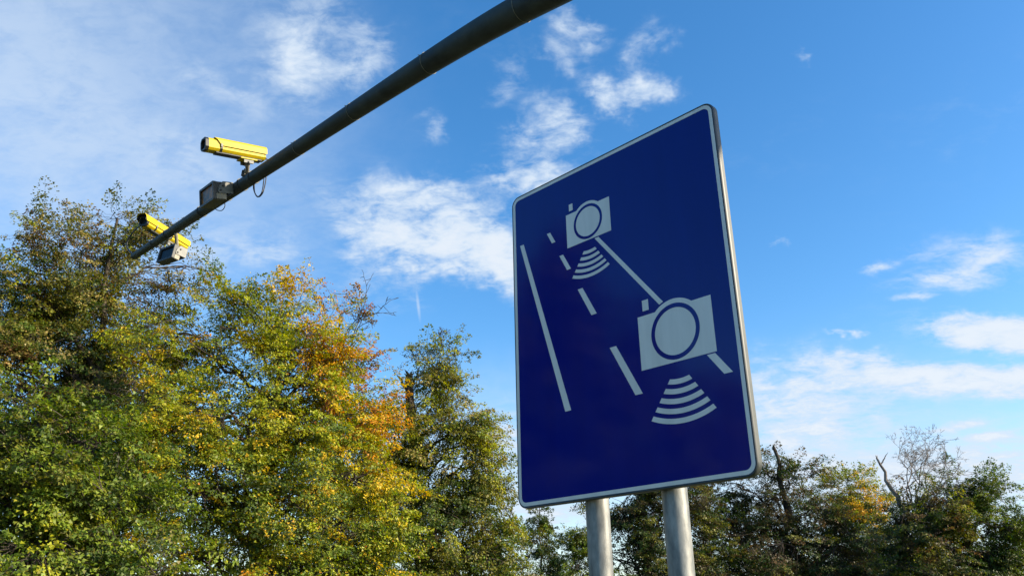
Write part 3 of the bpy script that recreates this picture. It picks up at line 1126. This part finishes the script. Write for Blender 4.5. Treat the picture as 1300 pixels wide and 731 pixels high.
    return root


P_LINDEN = {'dgreen': 3, 'olive': 4, 'green': 2, 'tan': 1.2, 'brown': .6}
P_LINTOP = {'olive': 4, 'dgreen': 2, 'tan': 2.6, 'brown': 1.4, 'ygreen': .8}
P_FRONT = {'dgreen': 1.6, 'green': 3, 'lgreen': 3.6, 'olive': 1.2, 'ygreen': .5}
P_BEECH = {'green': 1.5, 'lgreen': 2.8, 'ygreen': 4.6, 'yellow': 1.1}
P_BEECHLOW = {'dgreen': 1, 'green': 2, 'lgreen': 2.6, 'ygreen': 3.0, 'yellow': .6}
P_BYEL = {'lgreen': 2.0, 'ygreen': 3.4, 'yellow': 2.2, 'orange': .35}
P_BORANGE = {'ygreen': 1.6, 'yellow': 2.0, 'orange': 4.0, 'rust': .9}
P_RUST = {'orange': 1.6, 'rust': 1.6, 'brown': 1.4, 'tan': .8}
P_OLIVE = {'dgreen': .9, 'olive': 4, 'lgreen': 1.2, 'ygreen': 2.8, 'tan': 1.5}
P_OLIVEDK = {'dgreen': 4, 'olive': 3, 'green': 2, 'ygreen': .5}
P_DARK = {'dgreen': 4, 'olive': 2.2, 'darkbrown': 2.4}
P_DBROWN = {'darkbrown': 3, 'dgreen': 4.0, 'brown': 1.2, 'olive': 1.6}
P_GREEN = {'dgreen': 2, 'green': 4, 'lgreen': 1.6, 'olive': 1.4}
P_YG = {'olive': 2, 'ygreen': 2.6, 'yellow': 1.2, 'lgreen': 2}
P_GOLD = {'yellow': 1, 'gold': 3, 'orange': .8}

tree('linden_tree', 'tall olive linden with a thin wispy top at the far left', 27, 120,
     [(72, 302, 40, 28, 0, P_LINTOP, .55), (145, 290, 50, 28, .5, P_LINTOP, .52), (192, 312, 42, 30, 0, P_LINTOP, .58), (12, 350, 48, 36, 0, P_LINTOP, .75), (100, 335, 75, 45, 0, P_LINTOP, .60),
      (25, 385, 65, 55, 0, P_LINDEN, .75), (130, 400, 95, 62, 1, P_LINTOP, .70), (235, 345, 36, 22, .5, P_LINTOP, .40), (60, 470, 110, 70, .5, P_LINDEN, .85),
      (180, 480, 80, 70, 1.5, P_LINDEN, .8), (-40, 440, 80, 90, 0, P_LINDEN, .8), (60, 580, 140, 90, 1.5, P_LINDEN, .8), (190, 600, 110, 90, 2, P_OLIVEDK, .8), (60, 680, 140, 60, 1, P_OLIVEDK, .7)],
     leaf=.105, trunk_r=.26, top=None, lean=(150, 278), seed=1, droop=.2)
tree('linden_tree', 'bright green broad-leaved tree low in the left corner', 20, 25,
     [(30, 540, 80, 55, 0, P_FRONT, .8), (110, 575, 75, 50, 0, P_FRONT, .8), (-30, 620, 90, 70, 0, P_FRONT, .8), (60, 640, 95, 60, -.5, P_FRONT, .85), (150, 660, 80, 60, 0, P_FRONT, .8),
      (20, 720, 110, 60, -.8, P_FRONT, .9), (120, 735, 110, 60, -.5, P_FRONT, .9), (30, 820, 150, 70, 0, P_FRONT, .6)],
     leaf=.115, per=42, trunk_r=.16, seed=2, droop=.45, spray=.8)
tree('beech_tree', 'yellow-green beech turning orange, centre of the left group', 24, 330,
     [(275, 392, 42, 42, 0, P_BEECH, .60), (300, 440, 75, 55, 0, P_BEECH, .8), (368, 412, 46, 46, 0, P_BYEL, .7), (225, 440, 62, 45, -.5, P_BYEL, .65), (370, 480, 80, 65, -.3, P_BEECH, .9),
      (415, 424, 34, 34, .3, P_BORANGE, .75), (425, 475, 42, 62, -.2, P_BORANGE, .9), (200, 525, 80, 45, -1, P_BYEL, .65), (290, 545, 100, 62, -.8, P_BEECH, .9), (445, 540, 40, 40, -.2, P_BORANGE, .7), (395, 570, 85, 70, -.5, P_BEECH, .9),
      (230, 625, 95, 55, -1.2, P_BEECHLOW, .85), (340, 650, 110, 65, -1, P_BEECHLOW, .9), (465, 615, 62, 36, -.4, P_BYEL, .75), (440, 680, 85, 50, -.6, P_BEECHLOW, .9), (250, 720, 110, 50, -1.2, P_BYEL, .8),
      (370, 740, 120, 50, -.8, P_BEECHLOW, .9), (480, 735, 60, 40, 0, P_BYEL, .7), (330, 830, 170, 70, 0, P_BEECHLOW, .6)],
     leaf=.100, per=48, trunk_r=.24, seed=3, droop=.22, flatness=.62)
tree('maple_tree', 'rusty half-bare maple showing behind the beech', 27.5, 455,
     [(440, 405, 30, 28, 0, P_RUST, .22), (462, 470, 30, 32, 0, P_RUST, .5), (466, 500, 26, 32, .3, P_BORANGE, .7), (480, 545, 24, 26, .6, P_OLIVE, .8), (450, 560, 60, 60, .5, P_OLIVE, .7), (460, 660, 80, 70, .5, P_OLIVEDK, .6)],
     leaf=.11, trunk_r=.15, seed=4, bare=((425, 470, 440, 402, 32, 34, 40, .035),), lean=(432, 400))
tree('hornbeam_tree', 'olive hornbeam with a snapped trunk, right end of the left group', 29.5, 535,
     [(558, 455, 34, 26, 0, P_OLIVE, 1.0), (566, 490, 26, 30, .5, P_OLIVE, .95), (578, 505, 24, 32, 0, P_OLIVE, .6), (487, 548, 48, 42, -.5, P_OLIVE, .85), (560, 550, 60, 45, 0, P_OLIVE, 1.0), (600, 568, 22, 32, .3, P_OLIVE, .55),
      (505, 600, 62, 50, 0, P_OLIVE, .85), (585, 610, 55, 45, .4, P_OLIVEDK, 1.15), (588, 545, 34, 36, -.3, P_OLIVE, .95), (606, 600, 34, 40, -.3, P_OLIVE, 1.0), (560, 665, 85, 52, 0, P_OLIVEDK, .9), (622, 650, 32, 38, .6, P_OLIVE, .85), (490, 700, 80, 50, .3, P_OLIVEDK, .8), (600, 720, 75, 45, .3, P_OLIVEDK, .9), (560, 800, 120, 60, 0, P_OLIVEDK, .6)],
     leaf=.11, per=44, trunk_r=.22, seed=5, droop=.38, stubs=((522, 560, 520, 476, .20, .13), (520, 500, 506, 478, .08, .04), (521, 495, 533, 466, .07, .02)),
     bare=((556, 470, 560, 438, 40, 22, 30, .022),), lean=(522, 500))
tree('spruce_tree', 'small pointed dark spruce showing under the sign corner', 44, 686,
     [(686, 655, 9, 16, 0, P_OLIVEDK, 1.1), (687, 680, 18, 16, 0, P_OLIVEDK, 1.1), (686, 705, 26, 18, 0, P_DARK, 1.1), (686, 735, 34, 22, 0, P_DARK, 1.0)],
     leaf=.13, per=40, trunk_r=.12, seed=6, droop=.35, spray=.7, lean=(685, 640))
tree('roadside_shrub', 'pale yellowish shrub between the hornbeam and the spruce', 36, 648,
     [(645, 690, 22, 24, 0, P_YG, .8), (640, 725, 34, 26, 0, P_OLIVE, .9), (660, 745, 40, 26, 0, P_OLIVE, .9)], leaf=.12, per=40, trunk_r=.07, seed=7, spray=.7)
tree('birch_tree', 'thin light-leaved tree left of the near sign post', 42, 728,
     [(735, 672, 14, 22, 0, P_GREEN, .55), (722, 700, 22, 24, 0, P_GREEN, .7), (745, 715, 26, 30, 0, P_GREEN, .8), (712, 745, 34, 24, 0, P_OLIVEDK, .8)], leaf=.12, per=38, trunk_r=.08, seed=8, spray=.7)
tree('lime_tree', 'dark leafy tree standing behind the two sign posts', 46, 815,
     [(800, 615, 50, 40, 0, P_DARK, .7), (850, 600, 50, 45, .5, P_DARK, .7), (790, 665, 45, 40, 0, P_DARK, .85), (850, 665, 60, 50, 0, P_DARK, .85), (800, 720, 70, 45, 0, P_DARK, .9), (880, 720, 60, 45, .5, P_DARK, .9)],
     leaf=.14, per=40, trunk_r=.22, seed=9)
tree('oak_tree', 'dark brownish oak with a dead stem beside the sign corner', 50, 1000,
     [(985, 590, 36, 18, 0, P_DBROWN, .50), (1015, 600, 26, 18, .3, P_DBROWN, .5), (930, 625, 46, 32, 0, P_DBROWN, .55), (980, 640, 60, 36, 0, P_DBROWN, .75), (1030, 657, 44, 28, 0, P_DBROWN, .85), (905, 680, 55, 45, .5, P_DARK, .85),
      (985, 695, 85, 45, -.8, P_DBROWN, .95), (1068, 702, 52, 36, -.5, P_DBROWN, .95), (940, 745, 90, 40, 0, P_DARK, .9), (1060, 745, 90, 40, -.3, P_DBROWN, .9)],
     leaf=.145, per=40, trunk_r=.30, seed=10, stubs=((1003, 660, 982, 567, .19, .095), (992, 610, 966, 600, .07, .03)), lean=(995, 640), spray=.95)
tree('field_maple', 'yellow-green maple with a golden patch behind the dark oak', 62, 1085,
     [(1075, 618, 36, 20, 0, P_YG, .85), (1105, 632, 30, 18, 0, P_YG, .85), (1050, 635, 30, 20, 0, P_YG, .8), (1100, 648, 20, 13, -2.5, P_GOLD, 1.3), (1090, 670, 60, 30, 0, P_OLIVE, .8), (1090, 720, 80, 40, 0, P_OLIVE, .8)],
     leaf=.16, per=38, trunk_r=.2, seed=12, spray=1.0)
tree('ash_tree', 'tree with a bare fan of branches above its leaves, right side', 55, 1165,
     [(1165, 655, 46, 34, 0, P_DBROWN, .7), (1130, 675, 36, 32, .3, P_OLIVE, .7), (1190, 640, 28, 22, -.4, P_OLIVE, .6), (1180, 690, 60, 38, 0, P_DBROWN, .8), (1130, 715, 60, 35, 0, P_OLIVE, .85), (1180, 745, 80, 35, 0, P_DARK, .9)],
     leaf=.145, per=38, trunk_r=.24, seed=13, dead_mat='deadwood', bare=((1160, 645, 1168, 582, 44, 30, 120, .050),), stubs=((1150, 650, 1113, 581, .17, .06), (1118, 590, 1126, 576, .05, .02)), lean=(1162, 615), spray=.95)
tree('chestnut_tree', 'round green tree right of the bare-topped ash', 57, 1235,
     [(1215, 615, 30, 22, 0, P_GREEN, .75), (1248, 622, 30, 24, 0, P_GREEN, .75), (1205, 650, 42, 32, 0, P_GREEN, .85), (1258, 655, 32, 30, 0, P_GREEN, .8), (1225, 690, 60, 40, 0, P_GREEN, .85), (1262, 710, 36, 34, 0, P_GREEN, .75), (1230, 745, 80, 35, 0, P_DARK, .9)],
     leaf=.15, per=38, trunk_r=.24, seed=14, spray=.95)
tree('elder_tree', 'low green tree cut by the right picture edge', 60, 1298,
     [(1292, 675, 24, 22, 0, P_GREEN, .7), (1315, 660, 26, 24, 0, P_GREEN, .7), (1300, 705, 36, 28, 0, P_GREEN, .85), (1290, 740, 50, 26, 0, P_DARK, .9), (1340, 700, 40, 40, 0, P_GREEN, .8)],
     leaf=.15, per=38, trunk_r=.18, seed=15, spray=.9)


def copy_tree(src, loc, rz, scale, label, group):
    c = src.copy()
    COL.objects.link(c)
    c.location = loc
    c.rotation_euler = (0, 0, rz)
    c.scale = (scale,) * 3
    tag(c, label, 'tree', group)
    for ch in list(src.children):
        k = ch.copy()
        COL.objects.link(k)
        k.parent = c
    return c


# the same row of trees goes on to the left, outside the picture; the sign's glossy face mirrors it
row = [o for o in COL.objects if o.name.split('.')[0] in ('linden_tree', 'beech_tree', 'hornbeam_tree') and o.type == 'EMPTY']
for k, (az_, d_, which, sc_) in enumerate(((-52, 27, 1, 1.3), (-66, 30, 2, 1.0), (-78, 30, 0, .95), (-87, 25, 0, 1.05), (-94, 28, 3, 1.15), (-101, 35, 2, 1.0), (-110, 44, 0, .9))):
    src = row[which]
    copy_tree(src, (d_ * math.sin(R(az_)), d_ * math.cos(R(az_)), 0), k * 1.9, sc_, 'roadside tree of the same row, standing outside the picture to the left', 'trees of the row beyond the left edge')
# unseen trees added on the right to throw the dark oak and lime into shade
for k, (x_, y_, which, sc_) in enumerate(((35.5, 42.5, 0, 1.05), (42.0, 36.5, 2, 1.05))):
    copy_tree(row[which], (x_, y_, 0), 2.0 + k * 1.3, sc_, 'unseen tree added outside the picture to the right for its shade', 'trees added for shade beyond the right edge')
